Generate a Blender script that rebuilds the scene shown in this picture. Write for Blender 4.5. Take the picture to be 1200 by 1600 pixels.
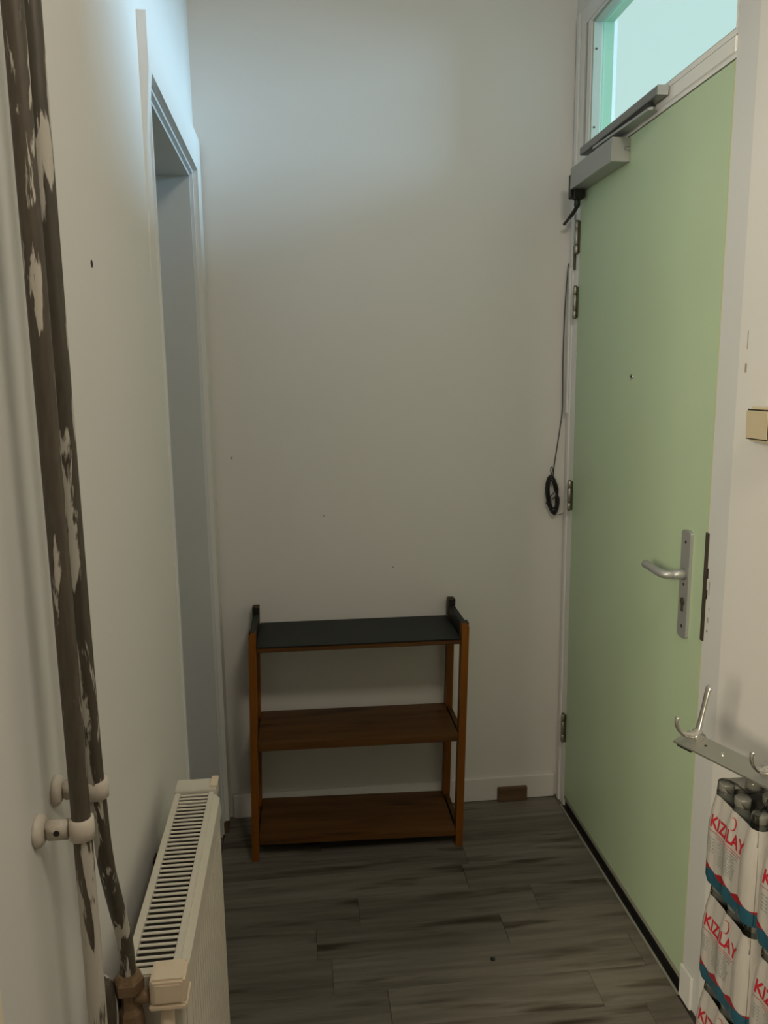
import bpy, bmesh, math, random
from mathutils import Vector, Matrix

for o in list(bpy.data.objects):
    bpy.data.objects.remove(o, do_unlink=True)
SC = bpy.context.scene
COL = SC.collection
random.seed(7)
PI = math.pi

# ------------------------------------------------------------------ camera
F_PX, YAW, PITCH, ROLL, CAM_Z = 1218.32, 0.1082, 0.1689, -0.0121, 1.4518
cam_d = bpy.data.cameras.new('camera')
cam_d.sensor_fit = 'VERTICAL'
cam_d.sensor_height = 24.0
cam_d.sensor_width = 18.0
cam_d.lens = F_PX / 1600.0 * 24.0
cam_d.clip_start = 0.02
cam = bpy.data.objects.new('camera', cam_d)
COL.objects.link(cam)
fw = Vector((math.sin(YAW) * math.cos(PITCH), math.cos(YAW) * math.cos(PITCH), -math.sin(PITCH)))
ri = Vector((math.cos(YAW), -math.sin(YAW), 0))
up = ri.cross(fw)
r2 = ri * math.cos(ROLL) + up * math.sin(ROLL)
u2 = -ri * math.sin(ROLL) + up * math.cos(ROLL)
M = Matrix((r2, u2, -fw)).transposed().to_4x4()
M.translation = Vector((0, 0, CAM_Z))
cam.matrix_world = M
SC.camera = cam

# ------------------------------------------------------------------ world, lights, exposure
SC.view_settings.view_transform = 'Standard'
SC.view_settings.look = 'None'
SC.view_settings.gamma = 1.0
SC.view_settings.use_curve_mapping = False
SC.view_settings.exposure = 0.0

world = bpy.data.worlds.new('overcast_sky')
SC.world = world
world.use_nodes = True
wn = world.node_tree
wn.nodes.clear()
w_out = wn.nodes.new('ShaderNodeOutputWorld')
w_bg = wn.nodes.new('ShaderNodeBackground')
w_bg.inputs['Color'].default_value = (0.66, 0.84, 0.86, 1)
w_bg.inputs['Strength'].default_value = 1.05
wn.links.new(w_bg.outputs[0], w_out.inputs[0])

def area_light(name, loc, target, size, size_y, power, color):
    d = bpy.data.lights.new(name, 'AREA')
    d.shape = 'RECTANGLE'
    d.size, d.size_y = size, size_y
    d.energy = power
    d.color = color
    o = bpy.data.objects.new(name, d)
    COL.objects.link(o)
    o.location = loc
    o.rotation_euler = (Vector(target) - Vector(loc)).to_track_quat('-Z', 'Y').to_euler()
    return o

# daylight from the open gallery outside, entering level through the transom
area_light('daylight', (3.1, 1.92, 2.50), (-0.3, 2.0, 2.26), 0.8, 0.7, 135, (0.48, 0.70, 1.0))
# added lamp in the made-up side room, lighting door and right wall
area_light('added_room_light', (-1.42, -0.99, 1.80), (0.87, 1.9, 1.5), 0.6, 0.8, 66, (1.0, 0.87, 0.65))
# added light under the hall ceiling, no fixture, brightening left and back walls
area_light('hall_fill', (0.50, 0.12, 2.72), (0.25, 1.5, 1.0), 0.35, 0.35, 13, (1.0, 0.89, 0.72))

# ------------------------------------------------------------------ materials
def new_mat(name):
    m = bpy.data.materials.new(name)
    m.use_nodes = True
    return m, m.node_tree, m.node_tree.nodes['Principled BSDF']

def simple(name, col, rough=0.5, metal=0.0, var=0.04, scale=18.0, bump=0.0, bscale=120.0, spec=0.5, stretch=(1, 1, 1)):
    """plain colour with a slight mottling and fine relief"""
    m, nt, b = new_mat(name)
    N, L = nt.nodes, nt.links
    b.inputs['Roughness'].default_value = rough
    b.inputs['Metallic'].default_value = metal
    b.inputs['Specular IOR Level'].default_value = spec
    geo = N.new('ShaderNodeNewGeometry')
    mp = N.new('ShaderNodeMapping')
    mp.inputs['Scale'].default_value = stretch
    L.new(geo.outputs['Position'], mp.inputs['Vector'])
    nz = N.new('ShaderNodeTexNoise')
    nz.inputs['Scale'].default_value = scale
    nz.inputs['Detail'].default_value = 4
    L.new(mp.outputs[0], nz.inputs['Vector'])
    mix = N.new('ShaderNodeMix')
    mix.data_type = 'RGBA'
    mix.inputs['A'].default_value = (*[max(0, c * (1 - var)) for c in col], 1)
    mix.inputs['B'].default_value = (*[min(1, c * (1 + var)) for c in col], 1)
    L.new(nz.outputs['Fac'], mix.inputs['Factor'])
    L.new(mix.outputs['Result'], b.inputs['Base Color'])
    if bump:
        n2 = N.new('ShaderNodeTexNoise')
        n2.inputs['Scale'].default_value = bscale
        n2.inputs['Detail'].default_value = 3
        L.new(mp.outputs[0], n2.inputs['Vector'])
        bp = N.new('ShaderNodeBump')
        bp.inputs['Strength'].default_value = bump
        bp.inputs['Distance'].default_value = 0.002
        L.new(n2.outputs['Fac'], bp.inputs['Height'])
        L.new(bp.outputs[0], b.inputs['Normal'])
    return m

def wood(name, c0, c1, axis='X', rough=0.5, gscale=1.0, rand=0.0):
    m, nt, b = new_mat(name)
    b.inputs['Specular IOR Level'].default_value = 0.3
    N, L = nt.nodes, nt.links
    b.inputs['Roughness'].default_value = rough
    geo = N.new('ShaderNodeNewGeometry')
    oi = N.new('ShaderNodeObjectInfo')
    add = N.new('ShaderNodeVectorMath'); add.operation = 'MULTIPLY_ADD'
    cmb = N.new('ShaderNodeCombineXYZ')
    for k in range(3):
        L.new(oi.outputs['Random'], cmb.inputs[k])
    L.new(cmb.outputs[0], add.inputs[0])
    add.inputs[1].default_value = (7, 3, 5)
    L.new(geo.outputs['Position'], add.inputs[2])
    mp = N.new('ShaderNodeMapping')
    s = {'X': (2.2, 40, 40), 'Y': (40, 2.2, 40), 'Z': (40, 40, 2.2)}[axis]
    mp.inputs['Scale'].default_value = tuple(v * gscale for v in s)
    L.new(add.outputs[0], mp.inputs['Vector'])
    nz = N.new('ShaderNodeTexNoise'); nz.inputs['Scale'].default_value = 1.0
    nz.inputs['Detail'].default_value = 6; nz.inputs['Roughness'].default_value = 0.62
    L.new(mp.outputs[0], nz.inputs['Vector'])
    rp = N.new('ShaderNodeValToRGB')
    rp.color_ramp.elements[0].position = 0.32; rp.color_ramp.elements[0].color = (*c0, 1)
    rp.color_ramp.elements[1].position = 0.66; rp.color_ramp.elements[1].color = (*c1, 1)
    L.new(nz.outputs['Fac'], rp.inputs[0])
    out = rp.outputs[0]
    if rand:
        # knots / dark patches, then a per-plank tone
        mp2 = N.new('ShaderNodeMapping')
        s2 = {'X': (3.2, 26, 26), 'Y': (14, 3.5, 14), 'Z': (14, 14, 3.5)}[axis]
        mp2.inputs['Scale'].default_value = s2
        L.new(add.outputs[0], mp2.inputs['Vector'])
        n2 = N.new('ShaderNodeTexNoise'); n2.inputs['Scale'].default_value = 1.0; n2.inputs['Detail'].default_value = 3
        L.new(mp2.outputs[0], n2.inputs['Vector'])
        r2_ = N.new('ShaderNodeValToRGB')
        r2_.color_ramp.elements[0].position = 0.30; r2_.color_ramp.elements[0].color = (0.34, 0.29, 0.24, 1)
        r2_.color_ramp.elements[1].position = 0.46; r2_.color_ramp.elements[1].color = (1, 1, 1, 1)
        L.new(n2.outputs['Fac'], r2_.inputs[0])
        mu = N.new('ShaderNodeMix'); mu.data_type = 'RGBA'; mu.blend_type = 'MULTIPLY'
        mu.inputs['Factor'].default_value = 1
        L.new(out, mu.inputs['A']); L.new(r2_.outputs[0], mu.inputs['B'])
        hs = N.new('ShaderNodeHueSaturation')
        mr = N.new('ShaderNodeMapRange')
        mr.inputs['To Min'].default_value = 1 - rand; mr.inputs['To Max'].default_value = 1 + rand
        L.new(oi.outputs['Random'], mr.inputs['Value'])
        L.new(mr.outputs[0], hs.inputs['Value'])
        L.new(mu.outputs['Result'], hs.inputs['Color'])
        out = hs.outputs[0]
    L.new(out, b.inputs['Base Color'])
    bp = N.new('ShaderNodeBump'); bp.inputs['Strength'].default_value = 0.15; bp.inputs['Distance'].default_value = 0.001
    L.new(nz.outputs['Fac'], bp.inputs['Height']); L.new(bp.outputs[0], b.inputs['Normal'])
    return m

def scraped_paint(name, bare, paint, threshold, lower_z, lower_threshold):
    """bare dark steel with left-over patches of wall paint, more of it below lower_z"""
    m, nt, b = new_mat(name)
    N, L = nt.nodes, nt.links
    geo = N.new('ShaderNodeNewGeometry')
    mp = N.new('ShaderNodeMapping'); mp.inputs['Scale'].default_value = (75, 75, 11)
    L.new(geo.outputs['Position'], mp.inputs['Vector'])
    nz = N.new('ShaderNodeTexNoise'); nz.inputs['Scale'].default_value = 1; nz.inputs['Detail'].default_value = 5
    nz.inputs['Roughness'].default_value = 0.55; nz.inputs['Distortion'].default_value = 0.4
    L.new(mp.outputs[0], nz.inputs['Vector'])
    sx = N.new('ShaderNodeSeparateXYZ'); L.new(geo.outputs['Position'], sx.inputs[0])
    lt = N.new('ShaderNodeMapRange'); lt.inputs['From Min'].default_value = lower_z - 0.02
    lt.inputs['From Max'].default_value = lower_z + 0.02
    lt.inputs['To Min'].default_value = lower_threshold; lt.inputs['To Max'].default_value = threshold
    L.new(sx.outputs['Z'], lt.inputs['Value'])
    sub = N.new('ShaderNodeMath'); sub.operation = 'SUBTRACT'
    L.new(nz.outputs['Fac'], sub.inputs[0]); L.new(lt.outputs[0], sub.inputs[1])
    mul = N.new('ShaderNodeMath'); mul.operation = 'MULTIPLY'; mul.use_clamp = True; mul.inputs[1].default_value = 28
    L.new(sub.outputs[0], mul.inputs[0])
    n2 = N.new('ShaderNodeTexNoise'); n2.inputs['Scale'].default_value = 3; n2.inputs['Detail'].default_value = 5
    L.new(mp.outputs[0], n2.inputs['Vector'])
    mb = N.new('ShaderNodeMix'); mb.data_type = 'RGBA'
    mb.inputs['A'].default_value = (*[c * 0.55 for c in bare], 1); mb.inputs['B'].default_value = (*[c * 1.5 for c in bare], 1)
    L.new(n2.outputs['Fac'], mb.inputs['Factor'])
    mx = N.new('ShaderNodeMix'); mx.data_type = 'RGBA'
    L.new(mul.outputs[0], mx.inputs['Factor']); L.new(mb.outputs['Result'], mx.inputs['A'])
    mx.inputs['B'].default_value = (*paint, 1)
    L.new(mx.outputs['Result'], b.inputs['Base Color'])
    b.inputs['Roughness'].default_value = 0.5
    bp = N.new('ShaderNodeBump'); bp.inputs['Strength'].default_value = 0.5; bp.inputs['Distance'].default_value = 0.0012
    L.new(mul.outputs[0], bp.inputs['Height']); L.new(bp.outputs[0], b.inputs['Normal'])
    return m

def thin_glass(name, tint, gloss=0.06):
    m, nt, b = new_mat(name)
    N, L = nt.nodes, nt.links
    N.remove(b)
    out = [n for n in N if n.type == 'OUTPUT_MATERIAL'][0]
    tr = N.new('ShaderNodeBsdfTransparent'); tr.inputs[0].default_value = (*tint, 1)
    gl = N.new('ShaderNodeBsdfGlossy'); gl.inputs['Roughness'].default_value = 0.02
    lw = N.new('ShaderNodeLayerWeight'); lw.inputs['Blend'].default_value = 0.25
    mr = N.new('ShaderNodeMath'); mr.operation = 'MULTIPLY'; mr.inputs[1].default_value = 0.2
    L.new(lw.outputs['Fresnel'], mr.inputs[0])
    mx = N.new('ShaderNodeMixShader')
    L.new(mr.outputs[0], mx.inputs[0]); L.new(tr.outputs[0], mx.inputs[1]); L.new(gl.outputs[0], mx.inputs[2])
    L.new(mx.outputs[0], out.inputs[0])
    return m

def film_mat():
    """printed shrink film: silvery white, red wave over a blue foot band"""
    m, nt, b = new_mat('shrink_film')
    N, L = nt.nodes, nt.links
    tc = N.new('ShaderNodeTexCoord')
    sx = N.new('ShaderNodeSeparateXYZ'); L.new(tc.outputs['Object'], sx.inputs[0])
    # blue foot with its own wave, red swoosh above it, silvery film higher up
    def band(amp, phase, level):
        w2 = N.new('ShaderNodeMath'); w2.operation = 'MULTIPLY_ADD'; w2.inputs[1].default_value = 2 * PI / 0.0497; w2.inputs[2].default_value = phase
        L.new(sx.outputs['Y'], w2.inputs[0])
        s2 = N.new('ShaderNodeMath'); s2.operation = 'SINE'; L.new(w2.outputs[0], s2.inputs[0])
        m2 = N.new('ShaderNodeMath'); m2.operation = 'MULTIPLY_ADD'; m2.inputs[1].default_value = amp; m2.inputs[2].default_value = level
        L.new(s2.outputs[0], m2.inputs[0])
        g = N.new('ShaderNodeMath'); g.operation = 'LESS_THAN'
        L.new(sx.outputs['Z'], g.inputs[0]); L.new(m2.outputs[0], g.inputs[1])
        return g
    g_red, g_blue = band(0.0050, 0.6, 0.0335), band(0.0035, 2.4, 0.0265)
    mr_ = N.new('ShaderNodeMix'); mr_.data_type = 'RGBA'
    mr_.inputs['A'].default_value = (0.50, 0.475, 0.44, 1); mr_.inputs['B'].default_value = (0.36, 0.018, 0.028, 1)
    L.new(g_red.outputs[0], mr_.inputs['Factor'])
    mb_ = N.new('ShaderNodeMix'); mb_.data_type = 'RGBA'; mb_.inputs['B'].default_value = (0.022, 0.10, 0.15, 1)
    L.new(mr_.outputs['Result'], mb_.inputs['A']); L.new(g_blue.outputs[0], mb_.inputs['Factor'])
    L.new(mb_.outputs['Result'], b.inputs['Base Color'])
    b.inputs['Roughness'].default_value = 0.24
    b.inputs['Metallic'].default_value = 0.1
    mp = N.new('ShaderNodeMapping'); mp.inputs['Scale'].default_value = (40, 40, 9)
    L.new(tc.outputs['Object'], mp.inputs['Vector'])
    nz = N.new('ShaderNodeTexNoise'); nz.inputs['Scale'].default_value = 1; nz.inputs['Detail'].default_value = 2
    L.new(mp.outputs[0], nz.inputs['Vector'])
    bp = N.new('ShaderNodeBump'); bp.inputs['Strength'].default_value = 0.5; bp.inputs['Distance'].default_value = 0.004
    L.new(nz.outputs['Fac'], bp.inputs['Height']); L.new(bp.outputs[0], b.inputs['Normal'])
    return m

WALL = simple('wall_paint', (0.72, 0.707, 0.68), 0.75, var=0.02, scale=3, bump=0.12, bscale=60)
CEIL = simple('ceiling_paint', (0.78, 0.77, 0.74), 0.8, var=0.02, scale=3)
TRIM = simple('trim_gloss_white', (0.74, 0.74, 0.72), 0.35, var=0.03, scale=6, bump=0.05)
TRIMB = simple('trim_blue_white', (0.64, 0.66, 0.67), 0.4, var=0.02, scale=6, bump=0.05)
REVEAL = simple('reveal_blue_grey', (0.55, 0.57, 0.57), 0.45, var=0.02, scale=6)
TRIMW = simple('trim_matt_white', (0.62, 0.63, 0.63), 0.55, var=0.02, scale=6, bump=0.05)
CREAM = simple('cream_trim', (0.90, 0.80, 0.64), 0.4, var=0.02)
DOOR = simple('door_green', (0.45, 0.575, 0.385), 0.42, var=0.05, scale=4, bump=0.05, bscale=30)
DOOREDGE = simple('door_edge_yellow_green', (0.52, 0.55, 0.30), 0.45, var=0.1, scale=15)
STEEL = simple('hinge_steel', (0.33, 0.32, 0.27), 0.38, 0.75, var=0.2, scale=60)
ALU = simple('anodised_aluminium', (0.40, 0.41, 0.40), 0.45, 0.55, var=0.03)
ALUD = simple('dark_aluminium', (0.26, 0.26, 0.25), 0.45, 0.6, var=0.04)
BLACK = simple('black_plastic', (0.012, 0.011, 0.011), 0.45, var=0.2)
BRONZE = simple('strike_dark_steel', (0.10, 0.085, 0.06), 0.45, 0.6, var=0.25, scale=40)
RADW = simple('radiator_enamel', (0.66, 0.62, 0.53), 0.4, var=0.04, scale=10)
RADD = simple('radiator_gap_shade', (0.028, 0.024, 0.019), 0.8, var=0.3)
VCAP = simple('valve_cap_ivory', (0.74, 0.62, 0.47), 0.4, var=0.04)
BRASS = simple('old_brass', (0.23, 0.15, 0.085), 0.42, 0.35, var=0.35, scale=50, bump=0.2)
CLIP = simple('painted_clip', (0.60, 0.54, 0.46), 0.5, var=0.08, scale=40, bump=0.3)
HOLE = simple('hole_dark', (0.02, 0.018, 0.015), 0.9, var=0.2)
PIPE = scraped_paint('scraped_pipe', (0.075, 0.06, 0.042), (0.50, 0.46, 0.40), 0.585, 0.99, 0.45)
PIPE2 = scraped_paint('scraped_pipe_back', (0.06, 0.05, 0.035), (0.48, 0.45, 0.39), 0.55, 0.5, 0.5)
FLOORW = wood('laminate_grey_oak', (0.108, 0.096, 0.079), (0.19, 0.173, 0.143), 'X', 0.5, 1.0, 0.2)
SUBFL = simple('floor_joint_dark', (0.05, 0.042, 0.034), 0.8)
PINE = wood('varnished_pine', (0.145, 0.045, 0.004), (0.26, 0.090, 0.008), 'Z', 0.4, 0.8)
PINEX = wood('varnished_pine_board', (0.078, 0.032, 0.008), (0.135, 0.060, 0.016), 'X', 0.45, 0.8, 0.06)
DARKP = simple('charcoal_paint', (0.013, 0.016, 0.016), 0.5, spec=0.25, var=0.3, scale=12)
OFFC = wood('offcut_wood', (0.10, 0.06, 0.03), (0.18, 0.11, 0.06), 'X', 0.6)
GLASS = thin_glass('transom_glass', (0.93, 1.0, 0.97))
FILM = film_mat()
CLEARF = thin_glass('clear_film', (0.62, 0.62, 0.60))
PET = simple('bottle_plastic', (0.22, 0.23, 0.22), 0.12, var=0.1)
CAPM = simple('bottle_cap', (0.62, 0.62, 0.58), 0.15, 0.3, var=0.15, scale=50)
PRED = simple('print_red', (0.45, 0.02, 0.035), 0.35, var=0.03)
PGREY = simple('print_grey_green', (0.20, 0.25, 0.24), 0.35, var=0.03)
CHROME = simple('polished_aluminium', (0.72, 0.70, 0.66), 0.2, 0.9, var=0.05)
RAILM = simple('rail_aluminium', (0.40, 0.40, 0.36), 0.38, 0.7, var=0.05)
SWITCH = simple('switch_beige', (0.58, 0.50, 0.33), 0.35, var=0.03)
GREYS = simple('grey_sill', (0.30, 0.30, 0.25), 0.5, var=0.1)
BEAD = simple('bead_grey_green', (0.42, 0.46, 0.40), 0.5, var=0.03)
OUTG = simple('outer_frame_green', (0.36, 0.55, 0.40), 0.5, var=0.03)
CHIP = simple('chipped_wood', (0.36, 0.32, 0.27), 0.8, var=0.2, scale=60)

# ------------------------------------------------------------------ helpers
def tag(o, label=None, cat=None, group=None, kind=None):
    if label: o['label'] = label
    if cat: o['category'] = cat
    if group: o['group'] = group
    if kind: o['kind'] = kind
    return o

def empty(name, loc=(0, 0, 0), label=None, cat=None, group=None, kind=None):
    o = bpy.data.objects.new(name, None)
    o.empty_display_size = 0.05
    o.location = loc
    COL.objects.link(o)
    return tag(o, label, cat, group, kind)

def obj(name, bm, mat, parent=None, smooth=False):
    me = bpy.data.meshes.new(name)
    bmesh.ops.recalc_face_normals(bm, faces=bm.faces)
    bm.to_mesh(me); bm.free()
    if smooth:
        for p in me.polygons: p.use_smooth = True
    for mm in (mat if isinstance(mat, (list, tuple)) else [mat]):
        me.materials.append(mm)
    o = bpy.data.objects.new(name, me)
    COL.objects.link(o)
    if parent:
        o.parent = parent
        # geometry is given in world coordinates: cancel the parent's offset
        off = parent.location.copy()
        if parent.parent: off += parent.parent.location
        if off.length > 0:
            me.transform(Matrix.Translation(-off))
    return o

def box(bm, x0, x1, y0, y1, z0, z1, bev=0.0, seg=2):
    r = bmesh.ops.create_cube(bm, size=1.0)
    vs = r['verts']
    bmesh.ops.scale(bm, vec=(abs(x1 - x0), abs(y1 - y0), abs(z1 - z0)), verts=vs)
    bmesh.ops.translate(bm, vec=((x0 + x1) / 2, (y0 + y1) / 2, (z0 + z1) / 2), verts=vs)
    if bev:
        es = list({e for v in vs for e in v.link_edges})
        bmesh.ops.bevel(bm, geom=es, offset=bev, segments=seg, affect='EDGES', clamp_overlap=True)

def bx(name, mat, parent, *a, bev=0.0, smooth=False):
    bm = bmesh.new(); box(bm, *a, bev=bev)
    return obj(name, bm, mat, parent, smooth)

def tube(bm, pts, rad, seg=12, flat=1.0, cap=True):
    """swept tube through pts; rad number or list; flat squashes along the frame's second axis"""
    pts = [Vector(p) for p in pts]
    n = len(pts)
    rads = rad if isinstance(rad, (list, tuple)) else [rad] * n
    rings = []
    t0 = (pts[1] - pts[0]).normalized()
    ref = Vector((0, 0, 1)) if abs(t0.z) < 0.9 else Vector((1, 0, 0))
    a = t0.cross(ref).normalized()
    for i in range(n):
        t = (pts[min(i + 1, n - 1)] - pts[max(i - 1, 0)]).normalized()
        a = (a - t * a.dot(t)).normalized()
        b = t.cross(a)
        rings.append([bm.verts.new(pts[i] + (a * math.cos(2 * PI * k / seg) + b * math.sin(2 * PI * k / seg) * flat) * rads[i]) for k in range(seg)])
    for i in range(n - 1):
        for k in range(seg):
            bm.faces.new((rings[i][k], rings[i][(k + 1) % seg], rings[i + 1][(k + 1) % seg], rings[i + 1][k]))
    if cap:
        bm.faces.new(list(reversed(rings[0]))); bm.faces.new(rings[-1])

def smooth_path(pts, n=8):
    """Catmull-Rom through pts"""
    P = [Vector(p) for p in pts]
    P = [P[0] * 2 - P[1]] + P + [P[-1] * 2 - P[-2]]
    out = []
    for i in range(1, len(P) - 2):
        for k in range(n):
            t = k / n
            p0, p1, p2, p3 = P[i - 1:i + 3]
            out.append(0.5 * ((2 * p1) + (p2 - p0) * t + (2 * p0 - 5 * p1 + 4 * p2 - p3) * t * t + (3 * p1 - p0 - 3 * p2 + p3) * t ** 3))
    out.append(P[-2])
    return out

def lathe(bm, prof, seg=16, c=(0, 0, 0), axis='Z'):
    rings = []
    for r, h in prof:
        ring = []
        for k in range(seg):
            a = 2 * PI * k / seg
            u, v = r * math.cos(a), r * math.sin(a)
            p = {'Z': (u, v, h), 'Y': (u, h, v), 'X': (h, u, v)}[axis]
            ring.append(bm.verts.new((c[0] + p[0], c[1] + p[1], c[2] + p[2])))
        rings.append(ring)
    for i in range(len(rings) - 1):
        for k in range(seg):
            bm.faces.new((rings[i][k], rings[i][(k + 1) % seg], rings[i + 1][(k + 1) % seg], rings[i + 1][k]))
    bm.faces.new(list(reversed(rings[0]))); bm.faces.new(rings[-1])

def prism(bm, poly, f0, f1):
    """extrude: f0/f1 map (u,v) to the two end points"""
    a = [bm.verts.new(f0(u, v)) for u, v in poly]
    b = [bm.verts.new(f1(u, v)) for u, v in poly]
    n = len(poly)
    for i in range(n):
        bm.faces.new((a[i], a[(i + 1) % n], b[(i + 1) % n], b[i]))
    bm.faces.new(list(reversed(a))); bm.faces.new(b)

def copy_tree(o, parent=None):
    c = o.copy(); COL.objects.link(c)
    if parent: c.parent = parent
    for ch in list(o.children): copy_tree(ch, c)
    return c

# ------------------------------------------------------------------ room shell
XL, XR, YB, ZC = -0.277, 0.867, 2.467, 2.78
YREAR = -1.8
struct = dict(kind='structure')

# floor: subfloor with separate laminate strips on it
fl = bx('floor', SUBFL, None, -2.4, XR + 0.12, YREAR, YB + 0.1, -0.06, -0.004)
tag(fl, kind='structure')
ROW, y = 0.1145, YB - 0.012
while y > 0.75:
    y0 = y - ROW
    x = -0.34 - random.random() * 0.7
    while x < 0.86:
        ln = random.choice((0.42, 0.5, 0.58, 0.66, 0.78))
        x1 = min(x + ln, 0.8555)
        xa = max(x, XL + 0.001)
        if x1 - xa > 0.03:
            bm = bmesh.new()
            dz = random.uniform(-0.0004, 0.0004)
            box(bm, xa + 0.0004, x1 - 0.0004, y0 + 0.0004, y - 0.0004, -0.004, dz + 0.0004, bev=0.0005, seg=1)
            obj('plank', bm, FLOORW, fl)
        x += ln
    y = y0
bx('edge_piece', FLOORW, fl, XL + 0.001, XR - 0.001, YB - 0.0118, YB, -0.004, 0.0)
bx('edge_piece', FLOORW, fl, 0.8558, XR - 0.001, 2.398, YB - 0.0122, -0.004, 0.0003)
bx('underlay', FLOORW, fl, XL, XR, YREAR, y - 0.001, -0.004, 0.0)
# doorway floor inside the recess of the left wall
bx('doorway_floor', FLOORW, fl, XL - 0.34, XL - 0.002, 1.72, 2.36, -0.004, 0.0)

tag(bx('ceiling', CEIL, None, -2.4, XR + 0.12, YREAR, YB + 0.1, ZC, ZC + 0.1), kind='structure')
wb = bx('wall_back', WALL, None, XL - 0.9, XR + 0.12, YB, YB + 0.1, 0, ZC); tag(wb, kind='structure')
tag(bx('wall_rear', WALL, None, -2.4, XR + 0.12, YREAR - 0.1, YREAR, 0, ZC), kind='structure')

# left wall with the door opening
OY0, OY1, OZ = 1.715, 2.362, 2.018
bm = bmesh.new()
box(bm, XL - 0.2, XL, 0.60, OY0, 0, ZC)
box(bm, XL - 0.2, XL, YREAR, -0.25, 0, ZC)
box(bm, XL - 0.2, XL, -0.25, 0.60, 2.06, ZC)
box(bm, XL - 0.2, XL, OY1, YB, 0, ZC)
box(bm, XL - 0.2, XL, OY0, OY1, OZ + 0.0125, ZC)
wl = obj('wall_left', bm, WALL); tag(wl, kind='structure')
# pits and marks on the walls
bm = bmesh.new(); lathe(bm, [(0.0045, -0.012), (0.0055, 0.0006)], 8, (XL, 1.159, 1.614), 'X')
obj('screw_hole', bm, HOLE, wl)
for (px, pz, r) in ((-0.209, 1.214, 0.004), (0.074, 1.022, 0.0028), (0.295, 0.845, 0.003)):
    bm = bmesh.new(); lathe(bm, [(r, -0.0008), (r * 0.6, 0.004)], 7, (px, YB, pz), 'Y')
    obj('wall_pit', bm, CHIP, wb)

# left doorway: stepped casing and lined reveal
tr = empty('trim_1', (XL, (OY0 + OY1) / 2, 0), kind='structure')
XF = -0.259
def u_frame(bm, x0, x1, ya, yb, zt, w, z0, near=True):
    if near: box(bm, x0, x1, ya - w, ya, z0, zt + w)
    box(bm, x0, x1, yb, min(yb + w, YB - 0.018), z0, zt + w)
    box(bm, x0, x1, ya, yb, zt, zt + w)
bm = bmesh.new(); u_frame(bm, XL - 0.001, XF, 1.66, OY1 + 0.004, OZ + 0.020, 0.098, 0.047, near=False); obj('casing', bm, WALL, tr)
# near side of the casing, tapering into the wall further down
bm = bmesh.new()
prism(bm, [(XL - 0.001, OZ + 0.118), (XF, OZ + 0.118), (XF, OZ + 0.020), (XL + 0.006, 1.90), (XL - 0.001, 1.60)], lambda u, v: (u, 1.628, v), lambda u, v: (u, 1.6598, v))
obj('near_casing', bm, WALL, tr)
bm = bmesh.new(); u_frame(bm, XL - 0.03, -0.2725, OY0 + 0.004, OY1 - 0.006, OZ + 0.010, 0.012, 0.047); obj('inner_bead', bm, TRIMB, tr)
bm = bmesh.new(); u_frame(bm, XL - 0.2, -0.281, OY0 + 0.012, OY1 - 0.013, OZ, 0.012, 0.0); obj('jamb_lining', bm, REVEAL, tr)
bx('plinth_gap', OFFC, tr, XL, XL + 0.012, OY1 + 0.01, OY1 + 0.075, 0.0, 0.045)
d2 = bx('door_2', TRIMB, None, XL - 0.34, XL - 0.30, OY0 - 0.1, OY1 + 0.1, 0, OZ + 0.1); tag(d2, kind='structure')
bm = bmesh.new()
box(bm, XL - 0.34, XL - 0.2, OY1 + 0.001, OY1 + 0.1, 0, ZC); box(bm, XL - 0.34, XL - 0.2, OY0 - 0.1, OY0 - 0.001, 0, ZC)
box(bm, XL - 0.34, XL - 0.2, OY0 - 0.1, OY1 + 0.1, OZ + 0.013, OZ + 0.2)
# (shallow pier that closes the recess around door_2)
tag(obj('trim_5', bm, TRIMB), kind='structure')
# cream casing edge close to the camera
bm = bmesh.new(); box(bm, XL, XL + 0.012, 0.575, 0.619, 0, 2.1, bev=0.003); box(bm, XL, XL + 0.012, -0.293, -0.25, 0, 2.1, bev=0.003); box(bm, XL, XL + 0.012, -0.25, 0.60, 2.06, 2.1, bev=0.003)
tag(obj('trim_2', bm, CREAM), kind='structure')
# unseen room added behind that doorway so its light reaches the entrance door
tag(bx('wall_added_room', WALL, None, -2.5, -2.4, YREAR - 0.1, 1.2, -0.06, ZC + 0.1), kind='structure')
tag(bx('wall_added_room_front', WALL, None, -2.4, XL - 0.2, 1.1, 1.2, -0.06, ZC + 0.1), kind='structure')

# right wall around the entrance
DY0, DY1, DZ0, DZ1 = 1.556, 2.389, 0.030, 2.056
FY0, FY1, FZ = 1.478, 2.449, 2.507
bm = bmesh.new()
box(bm, XR, XR + 0.12, YREAR, FY0, 0, ZC)
box(bm, XR, XR + 0.12, FY1, YB, 0, ZC)
box(bm, XR, XR + 0.12, FY0, FY1, FZ, ZC)
wr = obj('wall_right', bm, WALL); tag(wr, kind='structure')
bx('chip_mark', CHIP, wr, XR - 0.0006, XR + 0.002, 1.447, 1.455, 1.455, 1.474, bev=0.0008)
bx('chip_mark', CHIP, wr, XR - 0.0005, XR + 0.002, 1.449, 1.4515, 1.50, 1.535)

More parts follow.
